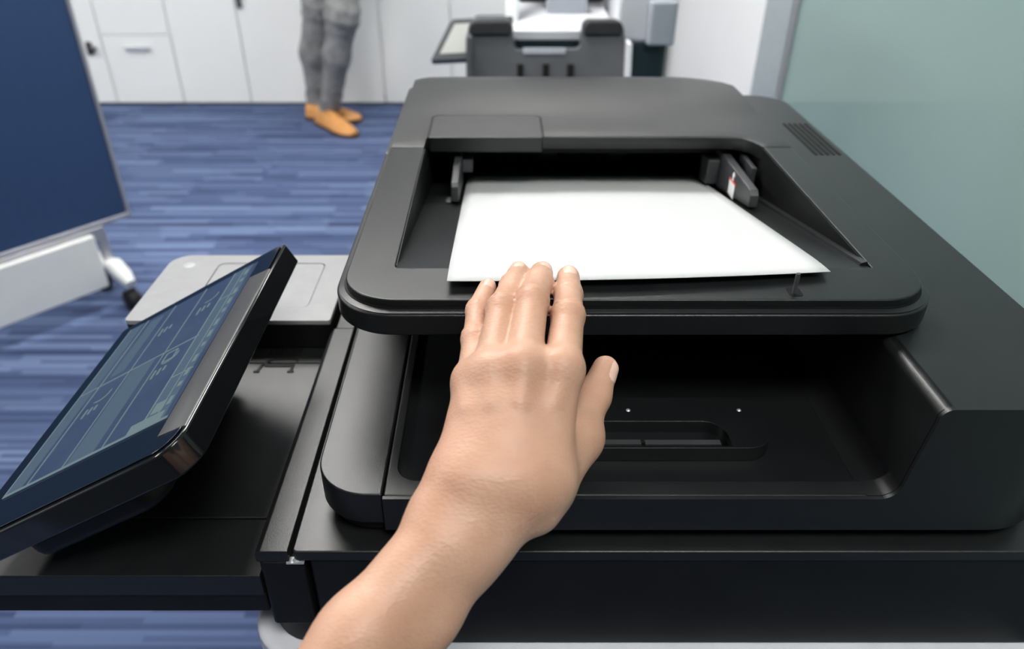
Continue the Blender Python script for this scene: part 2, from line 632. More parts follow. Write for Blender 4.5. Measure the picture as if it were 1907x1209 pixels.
t = empty('pinboard', (bx - .6, by - .7, 0), 'large blue felt pinboard on casters in a silver frame', 'board')
obj('felt', xf(box(.012, 1.79, -.006, .006, .262, 1.73), bd), 'fabric', t, smooth=False)
for nm, q in (('frame_rail', (0, 1.8, -.011, .011, .248, .2615)), ('frame_rail', (0, 1.8, -.011, .011, 1.7305, 1.745)),
              ('frame_stile', (0, .0118, -.011, .011, .262, 1.73)), ('frame_stile', (1.7902, 1.8, -.011, .011, .262, 1.73))):
    obj(nm, xf(box(*q), bd), 'frame', t, bevel=.003)
lp = obj('lower_panel', xf(box(.13, 1.66, .014, .034, .068, .235), bd), 'offwhite', t, bevel=.004)
obj('crossbar', xf(box(.10, 1.70, -.012, .013, .208, .2475), bd), 'frame', t, bevel=.003)
for a in (.088, 1.70):
    lg = obj('leg', xf(box(a, a + .024, -.012, .012, .085, .2475), bd), 'frame', t, bevel=.003)
    for s in (-1, 1):
        if s < 0:
            pts = [bd(a + .012, s * q, z) for q, z in ((-.006, .125), (.035, .128), (.08, .108), (.115, .092))]
        else:
            pts = [bd(a + .012, s * q, z) for q, z in ((.014, .125), (.035, .128), (.08, .108), (.115, .092))]
        f = obj('foot', tube(pts, [.018, .025, .025, .016], 12), 'offwhite', t)
        c = bd(a + .012, s * .095, .033)
        V, F = [], []
        ring = []
        for w_, r_ in ((-.02, .024), (-.014, .033), (.014, .033), (.02, .024)):
            ring.append([(c[0] + r_ * math.cos(q) * -math.sin(ang) + w_ * math.cos(ang),
                          c[1] + r_ * math.cos(q) * math.cos(ang) + w_ * math.sin(ang), c[2] + r_ * math.sin(q))
                         for q in (2 * math.pi * k / 16 for k in range(16))])
        obj('caster_wheel', loft(ring), 'rubber', f)

# ---------------------------------------------------------------- person by the cabinets
pr = empty('person', (-.86, 3.74, 0), 'person in grey jeans and tan shoes standing by the cabinets', 'person')


def trousers(P):
    la = chain(P, [(-.80, 3.86, .93, .11), (-.850, 3.80, .56, .066), (-.908, 3.83, .34, .060), (-.925, 3.88, .10, .050)], .04)
    lb = chain(P, [(-.70, 3.80, .93, .110), (-.705, 3.63, .545, .073), (-.758, 3.67, .36, .060), (-.838, 3.75, .085, .050)], .04)
    hip = cap(P, (-.80, 3.87, .97), (-.66, 3.83, .97), .12, .12)
    d = smin(smin(la, hip, .06), smin(lb, hip, .06), .012)
    z = P[..., 2]
    wob = .0045 * np.sin(P[..., 2] * 150 + 9 * np.sin(P[..., 0] * 30)) * np.exp(-((z - .16) / .08) ** 2)
    wob += .004 * np.sin(P[..., 2] * 105 + 30 * P[..., 0] + 2) * np.exp(-((z - .55) / .09) ** 2)
    return np.maximum(np.maximum(d + wob, z - 1.02), .085 - z)


V, F = surface_nets(trousers, (-1.05, 3.5, .05), (-.5, 4.02, 1.04), .011)
mesh_np('trousers', V, F, 'denim', pr, 2)
for tri in ((-.928, 3.885), (-.838, 3.755)):
    ring = [[(tri[0] + r * math.cos(2 * math.pi * k / 16), tri[1] + r * math.sin(2 * math.pi * k / 16), z) for k in range(16)]
            for z, r in ((.083, .046), (.083, .055), (.135, .057), (.137, .049))]
    obj('trouser_cuff', loft(ring, caps=False), 'denim', pr)


def shoe(hx, hy, deg, L=.30):
    """lofted low leather shoe; heel at (hx,hy), toe along deg"""
    ca, sa = math.cos(math.radians(deg)), math.sin(math.radians(deg))

    def pt(a, b, z):
        return (hx + a * ca - b * sa, hy + a * sa + b * ca, z)
    secs = ((0, .022, .075), (.02, .034, .088), (.06, .040, .098), (.11, .041, .097), (.15, .043, .082),
            (.20, .050, .064), (.24, .048, .052), (.275, .036, .043), (.295, .016, .032))
    rings = []
    for a, hw, h in secs:
        rr = []
        for k in range(20):
            q = 2 * math.pi * k / 20
            c, s_ = math.cos(q), math.sin(q)
            b = hw * math.copysign(abs(c) ** .8, c)
            z = .018 + (h - .018) * max(s_, 0) ** .8 if s_ > 0 else .018 + .004 * s_
            rr.append(pt(a * L / .3, b * (1 - .25 * max(s_, 0)), z))
        rings.append(rr)
    up = obj('shoe', loft(rings), 'leather', pr)
    n = 10
    left = [(a * L / .3, hw + .004) for a, hw, _ in secs]
    poly = [(-.006, 0)] + [(a, -b) for a, b in left] + [(L + .002, 0)] + [(a, b) for a, b in left[::-1]]
    so = merge(xf(prism(poly, .004, .019), pt), xf(prism([(0, -.03), (.07, -.036), (.07, .036), (0, .03)], 0, .0045), pt),
               xf(prism([(.15, -.04), (.24, -.044), (.28, -.02), (.28, .02), (.24, .044), (.15, .04)], 0, .0045), pt))
    obj('sole', so, 'sole', up)
    obj('laces', merge(*[tube([pt(a, -.026, z - .004), pt(a + .004, 0, z + .003), pt(a, .026, z - .004)], .0028, 6)
                         for a, z in ((.115, .092), (.135, .087), (.155, .079))]), 'sole', up)


shoe(-.915, 3.80, -48, .34)
shoe(-.985, 3.87, -12, .30)

# ---------------------------------------------------------------- second printer in the background
fp = empty('printer', (.12, 2.0, 0), 'white and dark printer with an upright charcoal tray standing behind the copier', 'printer')
obj('cabinet_body', prism(rrect(-.06, .395, 1.80, 2.16, .02), .02, .805), 'teal', fp, bevel=.004)
for a in ((-.05, 1.82), (.34, 1.82), (-.05, 2.10), (.34, 2.10)):
    obj('foot', prism(rrect(a[0], a[0] + .04, a[1], a[1] + .04, .01), 0, .02), 'rubber', fp)
obj('right_housing', prism([(.272, .8055), (.396, .8055), (.396, .905), (.375, 1.05), (.32, 1.05), (.272, .89)], 1.80, 2.12, 'y'), 'white', fp, bevel=.012, seg=3)
obj('right_cover', prism(rrect(.340, .402, 1.765, 1.80, .01), .807, .900), 'greyp', fp, bevel=.005)
obj('left_arm', prism([(1.77, .80), (1.81, .80), (1.99, 1.05), (1.93, 1.05)], .020, .050, 'x'), 'white', fp, bevel=.005)
obj('scan_bed', xf(prism(rrect(.034, .262, 1.73, 2.04, .012), 0, .022), lambda x, y, z: (x, y, z + .826 + .05 * (y - 1.73))), 'white', fp, bevel=.004)
obj('bed_underside', prism(rrect(.042, .180, 1.735, 1.80, .01), .806, .8255), 'teal', fp, bevel=.003)
obj('document_feeder', prism([(1.93, .94), (2.0, .94), (2.0, .862), (2.12, .862), (2.12, 1.06), (1.93, 1.06)], .055, .2675, 'x'), 'dull', fp, bevel=.006)
obj('feeder_tab', prism(rrect(.118, .214, 1.88, 1.92, .012), .842, .905), 'greyp', fp, bevel=.006)


def arc(cx, cz, r, a0, a1, n=6):
    return [(cx + r * math.cos(math.radians(a0 + (a1 - a0) * i / n)), cz + r * math.sin(math.radians(a0 + (a1 - a0) * i / n))) for i in range(n + 1)]


def lean(x, y, z):
    return (x, y + .3 * (z - .78), z)


# charcoal U-shaped tray, leaning a little
U = [(-.066, .68), (.290, .68), (.286, .79)] + arc(.250, .845, .028, 0, 90) + arc(.200, .857, .016, 90, 180) + arc(.172, .825, .010, 0, -90) + \
    arc(.050, .825, .012, 270, 180) + arc(.012, .852, .024, 0, 90) + arc(-.035, .848, .028, 90, 180)
tr = obj('paper_tray', xf(prism(U, 1.690, 1.704, 'y'), lean), 'tray_grey', fp, bevel=.004)
for x0, x1 in ((-.060, .030), (.189, .272)):
    obj('tray_lip', xf(prism([(x0, .842)] + [(x1, .842)] + arc(x1 - .012, .858, .012, 0, 90) + arc(x0 + .016, .854, .016, 90, 180), 1.680, 1.692, 'y'), lean), 'rubber', tr, bevel=.005, seg=3)
obj('tray_side', xf(box(-.066, -.052, 1.655, 1.705, .68, .845), lean), 'charcoal', tr, bevel=.003)
obj('tray_side', xf(box(.2800, .2910, 1.655, 1.705, .68, .832), lean), 'white', tr, bevel=.003)
for cx in (.052, .108, .162):
    obj('slot', xf(box(cx - .007, cx + .007, 1.684, 1.6905, .740, .785), lean), 'deep', tr, smooth=False)
obj('slip_label', xf(box(.058, .150, 1.687, 1.6905, .806, .817), lean), 'greyp', tr, smooth=False)
# touch panel of that printer
O, ex, ey = Vector((-.150, 1.73, .782)), Vector((.105, .0, .005)), Vector((.048, .055, .080))
nz = ex.cross(ey).normalized()


def fpn(x, y, z):
    return tuple(O + ex * x + ey * y + nz * z)


pn = obj('touch_panel', xf(prism(rrect(0, 1.35, 0, 1, .08), -.022, 0), fpn), 'charcoal', fp, bevel=.003)
obj('screen', xf(box(.14, 1.2, .16, .86, .0002, .0012), fpn), 'lcd', pn, smooth=False)
obj('panel_arm', xf(box(.9, 1.25, .1, .5, -.09, -.022), fpn), 'charcoal', pn, bevel=.004)

# ================================================================ the copier in front
cp = empty('copier', (.10, .57, 0), 'large black multifunction copier with a tilted touch screen and a paper-filled top tray', 'copier')
lb = obj('lower_body', merge(prism(rrect(-.152, .34, .272, .90, .032), .03, .7715)), 'body', cp, bevel=.004, seg=3)
for a in ((-.12, .32), (.28, .32), (-.12, .84), (.28, .84)):
    obj('caster', prism(rrect(a[0], a[0] + .035, a[1], a[1] + .035, .012), 0, .03), 'rubber', cp)
for k in range(3):
    dr = obj('paper_drawer', box(-.160, -.1525, .32, .86, .10 + .20 * k, .29 + .20 * k), 'body', lb, bevel=.003)
    obj('drawer_grip', box(-.1612, -.1602, .50, .68, .23 + .20 * k, .26 + .20 * k), 'deep', dr, smooth=False)
obj('front_panel', prism(rrect(-.105, .338, .280, .889, .004), .772, .8470), 'dull', cp, bevel=.0015)
obj('corner_pillar', prism(rrect(-.1325, -.1075, .279, .889, .003), .792, .8465), 'dull', cp, bevel=.0015)
obj('corner_skirt', prism(rrect(-.140, -.106, .281, .886, (.028, 0, 0, .01)), .772, .7915), 'dull', cp, bevel=.001)
obj('hinge_pin', disc_dome((-.1115, .2805, .8468), .0022, .0016), 'handle', cp)
obj('hinge_plate', box(-.1168, -.1070, .2785, .2830, .8455, .8466), 'handle', cp, smooth=False)
obj('top_deck', prism(rrect(-.1128, .3385, .279, .890, .003), .8475, .855), 'black', cp, bevel=.0012)
obj('side_strip', prism([(-.1335, .8470), (-.1150, .8470), (-.1150, .8552), (-.1305, .8552), (-.1335, .8530)], .279, .506, 'y'), 'black', cp, bevel=.0006)
obj('side_strip', prism([(-.1300, .8475), (-.1150, .8475), (-.1150, .8552), (-.1290, .8552), (-.1300, .8540)], .5065, .890, 'y'), 'black', cp, bevel=.0006)

# control shelf with the card reader at its back end
sh = obj('control_shelf', merge(box(-.297, -.1335, .279, .3215, .818, .8350), box(-.297, -.1335, .3223, .4852, .818, .8356), box(-.297, -.1335, .4862, .625, .818, .8356)), 'black', cp, bevel=.0008)
obj('shelf_apron', merge(box(-.295, -.1335, .281, .62, .8015, .8175)), 'dull', sh, bevel=.0008)
rd = obj('card_reader', prism(rrect(-.2985, -.1336, .5062, .6205, (.004, .002, .002, .018)), .8360, .8588), 'dull', cp, bevel=.001)
obj('silver_cover', holed(rrect(-.2985, -.1336, .5060, .6205, (.004, .002, .002, .018)), [rrect(-.2522, -.1555, .5262, .6049, .006)], .8590, .8626), 'silver', rd, bevel=.0008)
obj('touch_pad', prism(rrect(-.2517, -.1560, .5267, .6044, .006), .8590, .8623), 'silver', rd, bevel=.0006)
obj('round_button', disc_dome((-.279, .601, .8624), .006, .0008, 16), 'button', rd)
# little arch-shaped cable recess and speaker holes on the shelf
z0, z1 = .8358, .8362
arcpts = [(-.187, .4815), (-.183, .4880), (-.178, .4922), (-.162, .4925), (-.1585, .4905), (-.1580, .4845)]
band = []
for i, (x, y) in enumerate(arcpts):
    band.append((x, y))
inner = [(-.1600, .4850), (-.1605, .4895), (-.163, .4903), (-.1775, .4900), (-.1812, .4868), (-.1845, .4812)]
obj('cable_slot', merge(prism(band + inner, z0, z1), prism([(-.1835, .4800), (-.160, .4800), (-.160, .4838), (-.1835, .4838)], z0, z1),
                        prism(rrect(-.1905, -.1855, .4722, .4750, .001), z0, z1), prism([(-.1885, .4745), (-.1862, .4745), (-.1842, .4825), (-.1868, .4825)], z0, z1),
                        prism(rrect(-.1640, -.1588, .4722, .4750, .001), z0, z1), prism([(-.1625, .4745), (-.1602, .4745), (-.1600, .4810), (-.1622, .4810)], z0, z1)),
    'deep', sh, smooth=False)
holes = [prism(rrect(-.1850 + .0030 * i + .0004, -.1850 + .0030 * i + .0022, .4945 + .0028 * j, .4945 + .0028 * j + .0017, .0006, 3), z0, z1)
         for i in range(9) for j in range(4) if not (j == 0 and i in (0, 8))]
tag(obj('speaker_holes', merge(*holes), 'deep', sh, smooth=False), kind='stuff')

# control panel, high edge to the right
PA = Vector((-.2904, .4880, .8646))
E1 = Vector((.8752, 0, .4838))
NN = Vector((-.4838, 0, .8752))


def pl(x, y, z):                          # x up the panel, y from its far end towards the camera, z out of the glass
    return tuple(PA + E1 * x + Vector((0, -y, 0)) + NN * z)


PW, PL = .1575, .2200
cpn = obj('control_panel', xf(prism(rrect(0, PW, 0, PL, (.004, .004, .016, .016)), -.0165, 0), pl), 'gloss', cp, bevel=.0015, seg=3)
obj('panel_back', xf(prism(rrect(.02, PW - .040, .012, PL - .010, .016), -.034, -.0166), pl), 'dull', cpn, bevel=.006, seg=3)
obj('panel_mount', merge(xf(prism(rrect(.045, .085, .03, .15, .01), -.058, -.0345), pl)), 'dull', cpn, bevel=.004)
obj('cover_glass', xf(prism(rrect(.003, PW - .003, .003, PL - .003, (.003, .003, .014, .014)), .0002, .0010), pl), 'bezel', cpn, bevel=.0004)


obj('edge_bar', xf(merge(prism([(.1388, .0011), (.1398, .0019), (.1555, .0010), (.1568, .0002), (.1568, -.0010), (.1388, -.0010)], .040, PL - .016, 'y')), pl), 'edgebar', cpn, bevel=.0004)


def lcd_mat():
    m = mat('lit_screen', (.008, .012, .022), .08, .5)
    nt = m.node_tree
    b = nt.nodes['Principled BSDF']
    n = nt.nodes.new('ShaderNodeTexNoise')
    n.inputs['Scale'].default_value = 22
    tc = nt.nodes.new('ShaderNodeTexCoord')
    nt.links.new(tc.outputs['Object'], n.inputs['Vector'])
    r = nt.nodes.new('ShaderNodeValToRGB')
    r.color_ramp.elements[0].position = .3
    r.color_ramp.elements[1].position = .7
    r.color_ramp.elements[0].color = (.028, .042, .078, 1)
    r.color_ramp.elements[1].color = (.046, .062, .100, 1)
    nt.links.new(n.outputs['Fac'], r.inputs[0])
    nt.links.new(r.outputs[0], b.inputs['Emission Color'])
    b.inputs['Emission Strength'].default_value = 1
    return m


M['lcd_lit'] = lcd_mat()
M['ui_line'] = mat('screen_line', (.02, .03, .03), .1, .5, emit=((.20, .27, .28), .6), noise=(30, .05))
M['ui_soft'] = mat('screen_tile', (.02, .03, .03), .1, .5, emit=((.052, .076, .11), 1), noise=(30, .05))
scr = obj('screen', xf(box(.0165, .1378, .014, .188, .0011, .0014), pl), 'lcd_lit', cpn, smooth=False)


def ui(x0, x1, y0, y1, up=0):
    return xf(box(x0, x1, y0, y1, .00145 + up * .0001, .0016 + up * .0001), pl)


X0, X1, Y0, Y1 = .0165, .1378, .014, .188
soft = [ui(.118, .134, Y0, Y1), ui(.064, .084, .097, Y1), ui(.018, .030, Y0, Y1), ui(.040, .052, .020, .090)]
obj('screen_tiles', merge(*soft), 'ui_soft', scr, smooth=False)
ln = [ui(X0, X1, Y1 - .0022, Y1, 1), ui(X0, .119, .0955, .0967, 1), ui(X0, X0 + .0012, Y0, Y1, 1), ui(.1170, .1182, Y0, Y1, 1), ui(.1266, .1274, Y0, Y1, 1),
      ui(.0905, .0913, Y0, Y1, 1), ui(.0610, .0618, Y0, Y1, 1), ui(.0340, .0350, Y0, Y1, 1), ui(.118, .1345, .140, .1412, 1), ui(.118, .1345, .052, .0530, 1),
      ui(.108, .132, .178, .1865, 1), ui(.120, .128, .166, .176, 1)]
# icon outlines: ring, page, folder and small bars
for (cx, cy, r) in ((.100, .106, .0075), (.104, .036, .007), (.047, .112, .0075), (.128, .030, .0035)):
    ring = rrect(cx - r, cx + r, cy - r, cy + r, r, 5)
    rin = rrect(cx - r * .84, cx + r * .84, cy - r * .84, cy + r * .84, r * .84, 5)
    ln.append(xf(holed(ring, [rin], .00155, .0017), pl))
for (cx, cy) in ((.100, .118), (.105, .048), (.072, .050), (.047, .124)):
    for k in range(3):
        ln.append(ui(cx - .006 + .004 * k, cx - .0045 + .004 * k, cy, cy + .009 - .002 * k, 1))
for k in range(12):
    yy = .020 + .0132 * k
    ln.append(ui(.1295, .1325, yy, yy + .0075 - .003 * (k % 3 == 1), 1))
ln.append(xf(holed(rrect(.095, .105, .100, .111, .001, 2), [rrect(.0962, .1038, .1012, .1098, .001, 2)], .00155, .0017), pl))
tag(obj('screen_icons', merge(*ln), 'ui_line', scr, smooth=False), kind='stuff')

# ---------------------------------------------------------------- scanner unit
obj('end_cap', prism(rrect(-.1005, -.0618, .2895, .86, (.030, 0, 0, .01), 12), .866, .8880), 'black', cp, bevel=.0012)
obj('cap_underside', prism(rrect(-.0965, -.0618, .2935, .86, (.027, 0, 0, .01), 12), .8555, .8658), 'dull', cp, bevel=.004)
HX0, HX1 = -.0555, .2145
sf = obj('scanner_bed', holed([(-.0610, .2894), (.2160, .2894), (.2160, .86), (-.0610, .86)],
                              [rrect(HX0, HX1, .3012, .80, (.013, .001, .001, .001))], .864, .8876), 'black', cp, bevel=.0012)
obj('scanner_foot', box(-.058, .28, .296, .86, .8552, .8628), 'dull', cp, bevel=.001)
obj('valley_floor', box(-.057, .2165, .2995, .52, .8640, .8836), 'slab', sf, smooth=False)


def side_profile(zf):
    # floor, concave fillet, leaning side wall, rounded top edge
    return ([(.1990, zf)] + arc(.2045, zf + .0100, .0100, 270, 353, 8) + [(.2152, .9050), (.2193, .9405)] +
            arc(.2257, .9420, .0065, 173, 90, 8))


def facia_y(x):
    r = .046
    c = .316 - r
    return .2866 + (r - math.sqrt(max(0, r * r - (x - c) ** 2)) if x > c else 0)


xtop = [.2262, .2300, .2303, .245, .262, .270, .276, .282, .288, .294, .299, .304, .308, .3115, .314, .3153, .316]
pts = [(-.0612, .8876), (.07, .8876)] + side_profile(.8876) + [(x, .9485) for x in xtop]
V, F = [], []
for x, z in pts:
    yb = .2889 if x < .2215 else .478 if x < .2302 else .845 - (0 if x < .28 else (.036 - math.sqrt(max(0, .036 ** 2 - (x - .28) ** 2))))
    V += [(x, facia_y(x), .864), (x, facia_y(x), z), (x, yb, z), (x, yb, .864)]
for i in range(len(pts) - 1):
    q = 4 * i
    F += [(q, q + 4, q + 5, q + 1), (q + 1, q + 5, q + 6, q + 2), (q + 2, q + 6, q + 7, q + 3)]
F += [(0, 1, 2, 3), tuple(4 * (len(pts) - 1) + k for k in (0, 3, 2, 1))]
rb = obj('scanner_housing', (V, F), 'black', cp, bevel=.0016, seg=3, angle=50)
obj('wall_liner', prism([p for p in side_profile(.8838)] + [(.2300, .9484), (.2300, .8650), (.1990, .8650)], .3008, .478, 'y'), 'black', rb)
obj('front_fillet', prism([p for p in side_profile(.8877)] + [(.2300, .9484), (.2300, .8650), (.1990, .8650)], .2893, .3008, 'y'), 'black', rb)
obj('block_foot', prism(rrect(.219, .305, .297, .835, (.002, .04, .04, .02), 10), .8553, .8638), 'dull', cp, bevel=.002)
for i in range(5):
    x = .2870 + .0053 * i
    obj('vent_slot', prism(rrect(x, x + .0030, .650, .742, .0014), .9485, .9489), 'deep', rb, smooth=False)
# raised scan-window island in the valley
il = obj('scan_island', xf(holed(rrect(.005, .1600, .3205, .3670, .016), [rrect(.020, .1345, .3223, .3440, (.001, .001, .013, .002))], .8838, .8935),
         lambda x, y, z: (x, y, z)), 'slab', sf, bevel=.0016, seg=3)
obj('scan_glass', box(.019, .1355, .3215, .346, .8840, .8850), 'gloss', il, smooth=False)
obj('glass_strip', merge(box(.062, .085, .3325, .3365, .8851, .8858), box(.0875, .1320, .3325, .3365, .8851, .8856)), 'guide', il, smooth=False)
for x in (.0798, .1469):
    obj('screw', disc_dome((x, .3545, .8935), .0014, .0007), 'handle', il)

# ---------------------------------------------------------------- document feeder
fd = obj('feeder_rim', prism([(q[0], q[1]) for q in rrect(-.0940, .2525, .3500, .6075, (.036, .036, 0, 0), 12)][:0] or
         rrect(-.0940, -.0605, .3500, .6075, 0)[:0] or
         ([p for p in rrect(-.0940, .2525, .3500, .60, (.036, .036, 0, 0), 12)[:26]] +
          [(.2525, .6075), (.2237, .6075), (.2237, .3935), (-.0607, .3935), (-.0607, .6075), (-.0940, .6075)]), .9503, .9640), 'slab', cp, bevel=.0015, seg=3)
def u_path(x0, x1, y0, r):
    return [(x0, .6075)] + [p for p in rrect(x0, x1, y0, .60, (r, r, 0, 0), 12)[:26]] + [(x1, .6075)]


po, pi = u_path(-.0928, .2513, .3512, .035), u_path(-.0899, .2484, .3546, .0331)
obj('rim_band', loft([[(x, y, .9644) for x, y in po], [(x, y, .9652) for x, y in pi]], closed=False), 'black', fd)
inner_l = [(.2237, .6075)] + [(.2237, .3945)] + [(-.0607 + .004 - .004 * math.sin(a), .3935 + .004 - .004 * math.cos(a)) for a in (0, math.pi / 6, math.pi / 3, math.pi / 2)] + [(-.0607, .6075)]
obj('feeder_plateau', prism(rrect(-.0885, .2470, .3560, .60, (.032, .032, 0, 0), 12)[:26] + [(.2470, .6075)] + inner_l + [(-.0885, .6075)], .9641, .9702), 'slab', fd, bevel=.0010)
obj('plateau_gasket', prism(rrect(-.0898, .2483, .3547, .60, (.033, .033, 0, 0), 12)[:26] + [(.2483, .6075)] + inner_l + [(-.0898, .6075)], .9640, .9656), 'deep', fd, smooth=False)
obj('tray_floor', prism([(.3937, .9698), (.60, .9285), (.82, .884), (.82, .880), (.55, .8841), (.47, .9498), (.3937, .9499)], -.0605, .2235, 'x'), 'slab', fd, bevel=.0005)
# side walls of the sunken tray (the right one ends in a low ramp)
obj('tray_wall', prism([(.399, .9690), (.6070, .9690), (.6070, .9495), (.82, .9495), (.82, .8884), (.55, .8884), (.45, .9490)], -.0900, -.0601, 'x'), 'dull', fd)
obj('tray_wall', prism([(.399, .9690), (.6070, .9690), (.6070, .9495), (.82, .9495), (.82, .8845), (.55, .8845), (.45, .9490)], .2231, .2300, 'x'), 'dull', fd)
obj('tray_ridge', loft([[(x, y, z + dz) for x, dz in ((.2236, -.002), (.2185, -.001), (.2200, .0016), (.2236, .0024))] for y, z in ((.400, .9686), (.60, .9287), (.76, .896))]), 'slab', fd)

# feeder cover: a low hump that overhangs the tray
xs = [-.0940, -.0936, -.0892, -.0885, -.082, -.075, -.0612, -.0608, -.04, 0, .04, .08, .12, .16, .195, .205, .212, .219, .2242, .2246, .232, .240, .2470, .2477, .2500, .2522, .2526]


def yrear(x):
    y = .848
    r = .030
    if x < -.094 + r:
        y -= r - math.sqrt(max(0, r * r - (x - (-.094 + r)) ** 2))
    r = .072
    if x > .2526 - r:
        y -= r - math.sqrt(max(0, r * r - (x - (.2526 - r)) ** 2))
    return y


def yfront(x):
    if x <= -.0612 or x >= .2246:
        return .6085
    if x > .195:
        r = .029
        return .6355 - (r - math.sqrt(max(0, r * r - (x - .195) ** 2))) * .9
    return .6355


rings = []
for x in xs:
    yf, yr = yfront(x), yrear(x)
    drop = 0
    if x < -.0886 or x > .2471:
        drop = .0062
    rail = x <= -.0612 or x >= .2246
    zb = .9505 if rail else .9592
    p = [(x, yf + .0005, zb), (x, yf, zb + .0006)]
    zt = .9702 - drop
    for k in range(5):
        a = math.pi / 2 * k / 4
        p.append((x, yf + .0016 * (1 - math.cos(a)), zt - .0016 + .0016 * math.sin(a)))
    for k in range(1, 13):
        y = yf + .0016 + (yr - .010 - yf - .0016) * k / 12
        p.append((x, y, zt + .0030 * math.sin(math.pi * max(0, y - .70) / .145) * min(1, max(0, (x + .0885) / .05))))
    for k in range(1, 6):
        a = math.pi / 2 * k / 5
        p.append((x, yr - .010 + .010 * math.sin(a), zt - .010 + .010 * math.cos(a)))
    p.append((x, yr, .9500))
    p.append((x, max(yf + .03, min(yr - .002, .70)), .9500 if rail else .9560))
    rings.append(p)
fc = obj('feeder_cover', loft(rings), 'black', fd, angle=40)
obj('feeder_rear', merge(prism(rrect(-.0930, .2300, .79, .846, .025), .8882, .9495)), 'dull', fd)
obj('pickup_roof', box(-.060, .2225, .6600, .80, .9470, .9555), 'deep', fd, smooth=False)
lt = obj('latch_cover', prism(rrect(-.0590, .0400, .6318, .6950, (.002, .002, .007, .007)), .9575, .9708), 'black', fd, bevel=.0010)
obj('latch_groove', prism(rrect(-.0606, .0416, .6362, .6985, (.001, .001, .009, .009)), .9600, .97035), 'deep', fd, smooth=False)

# paper guides
g = obj('paper_guide', prism([(.574, .9352), (.574, .948), (.577, .9515), (.660, .9515), (.660, .918)], -.0375, -.0310, 'x'), 'guide', fd, bevel=.0012)
obj('guide_foot', prism([(.572, .9368), (.588, .9338), (.588, .9305), (.572, .9340)], -.0420, -.0376, 'x'), 'guide', g, bevel=.0008)
obj('guide_tab', prism([(.640, .936), (.660, .932), (.660, .946), (.640, .948)], -.0308, -.0215, 'x'), 'guide', g, bevel=.0008)
g = obj('paper_guide', prism([(.552, .9400), (.552, .950), (.556, .9535), (.662, .9535), (.662, .917)], .2000, .2075, 'x'), 'guide', fd, bevel=.0012)
obj('guide_tab', prism([(.640, .925), (.664, .921), (.664, .945), (.640, .947)], .1890, .1998, 'x'), 'guide', g, bevel=.0008)
obj('limit_mark', merge(box(.1993, .1999, .590, .606, .931, .943)), 'decal_white', g, smooth=False)
obj('limit_line', box(.1992, .1998, .5895, .6065, .9432, .9445), 'decal_red', g, smooth=False)
obj('limit_arrow', prism([(.5965, .9447), (.5995, .9447), (.5995, .9490), (.6010, .9490), (.598, .9520), (.595, .9490), (.5965, .9490)], .1993, .1999, 'x'), 'decal_white', g, smooth=False)
obj('inner_tab', prism([(.600, .934), (.600, .955), (.640, .955), (.640, .926)], .2150, .2190, 'x'), 'guide', fd, bevel=.001)
# rollers inside the feeder slot
for x in (.05, .115):
    obj('pickup_roller', tube([(x - .008, .70, .938), (x + .008, .70, .938)], .009, 14), 'dull', fd)
# paper stop peg in its slot
obj('stop_slot', prism(rrect(.1640, .1715, .3600, .3695, .0018), .9702, .9704), 'deep', fd, smooth=False)
obj('stop_peg', prism([(.3615, .9704), (.3640, .9704), (.3640, .9825), (.3628, .9838), (.3618, .9830)], .1655, .1676, 'x'), 'guide', fd, bevel=.0003)

# ---------------------------------------------------------------- the sheet of paper
nx, ny = 24, 30
top = []
for j in range(ny + 1):
    row = []
    for i in range(nx + 1):
        s = i / nx
        x = -.0280 + .2215 * s
        yn = .3672 + .0145 * s ** 2.2
        y = yn + (.700 - yn) * j / ny
        q = (y - .3937) / .007                      # flat over the rim, then down the slope of the tray
        z = .9726 - .115 * (y - .3937) - .0895 * .007 * (math.log1p(math.exp(-abs(q))) + max(q, 0))
        z += .0018 * math.sin(math.pi * s) * math.exp(-((y - .52) / .10) ** 2)
        row.append((x, y, z))
    top.append(row)
V = [p for r in top for p in r]
F = [(j * (nx + 1) + i, j * (nx + 1) + i + 1, (j + 1) * (nx + 1) + i + 1, (j + 1) * (nx + 1) + i) for j in range(ny) for i in range(nx)]
pp = obj('paper_sheet', (V, F), 'paper', loc=(.08, .53, .95))
so = pp.modifiers.new('thickness', 'SOLIDIFY')
so.thickness = .0004
so.offset = -1
tag(pp, 'blank white sheet of paper lying in the top tray under the fingertips', 'paper')

# ---------------------------------------------------------------- hand and forearm
INDEX = [(0.0302, 0.281, 0.9758, 0.0091), (0.0357, 0.3182, 0.9834, 0.0081), (0.0381, 0.3447, 0.9804, 0.0073), (0.0396, 0.3632, 0.9807, 0.0064)]
MIDDLE = [(0.0114, 0.2782, 0.9786, 0.0092), (0.0178, 0.3239, 0.9887, 0.0082), (0.0226, 0.3514, 0.9835, 0.0076), (0.0249, 0.367, 0.981, 0.0066)]
RING = [(-0.0033, 0.2788, 0.9759, 0.0087), (0.003, 0.3226, 0.9848, 0.0078), (0.0087, 0.3496, 0.9826, 0.0069), (0.0123, 0.3667, 0.9815, 0.0061)]
PINKY = [(-0.012, 0.2807, 0.9698, 0.0073), (-0.0108, 0.3129, 0.9733, 0.0063), (-0.0102, 0.3358, 0.9758, 0.0058), (-0.005, 0.3572, 0.9776, 0.005)]
THUMB = [(0.0212, 0.2511, 0.9358, 0.0109), (0.0393, 0.2784, 0.9379, 0.0096), (0.05, 0.3044, 0.9432, 0.0085), (0.0569, 0.3182, 0.9509, 0.0068)]
CARPAL = [(-0.0148, 0.2376, 0.9474, 0.0145), (-0.0012, 0.2375, 0.9491, 0.014), (0.0094, 0.2391, 0.9481, 0.014), (0.0196, 0.2444, 0.9439, 0.0133)]
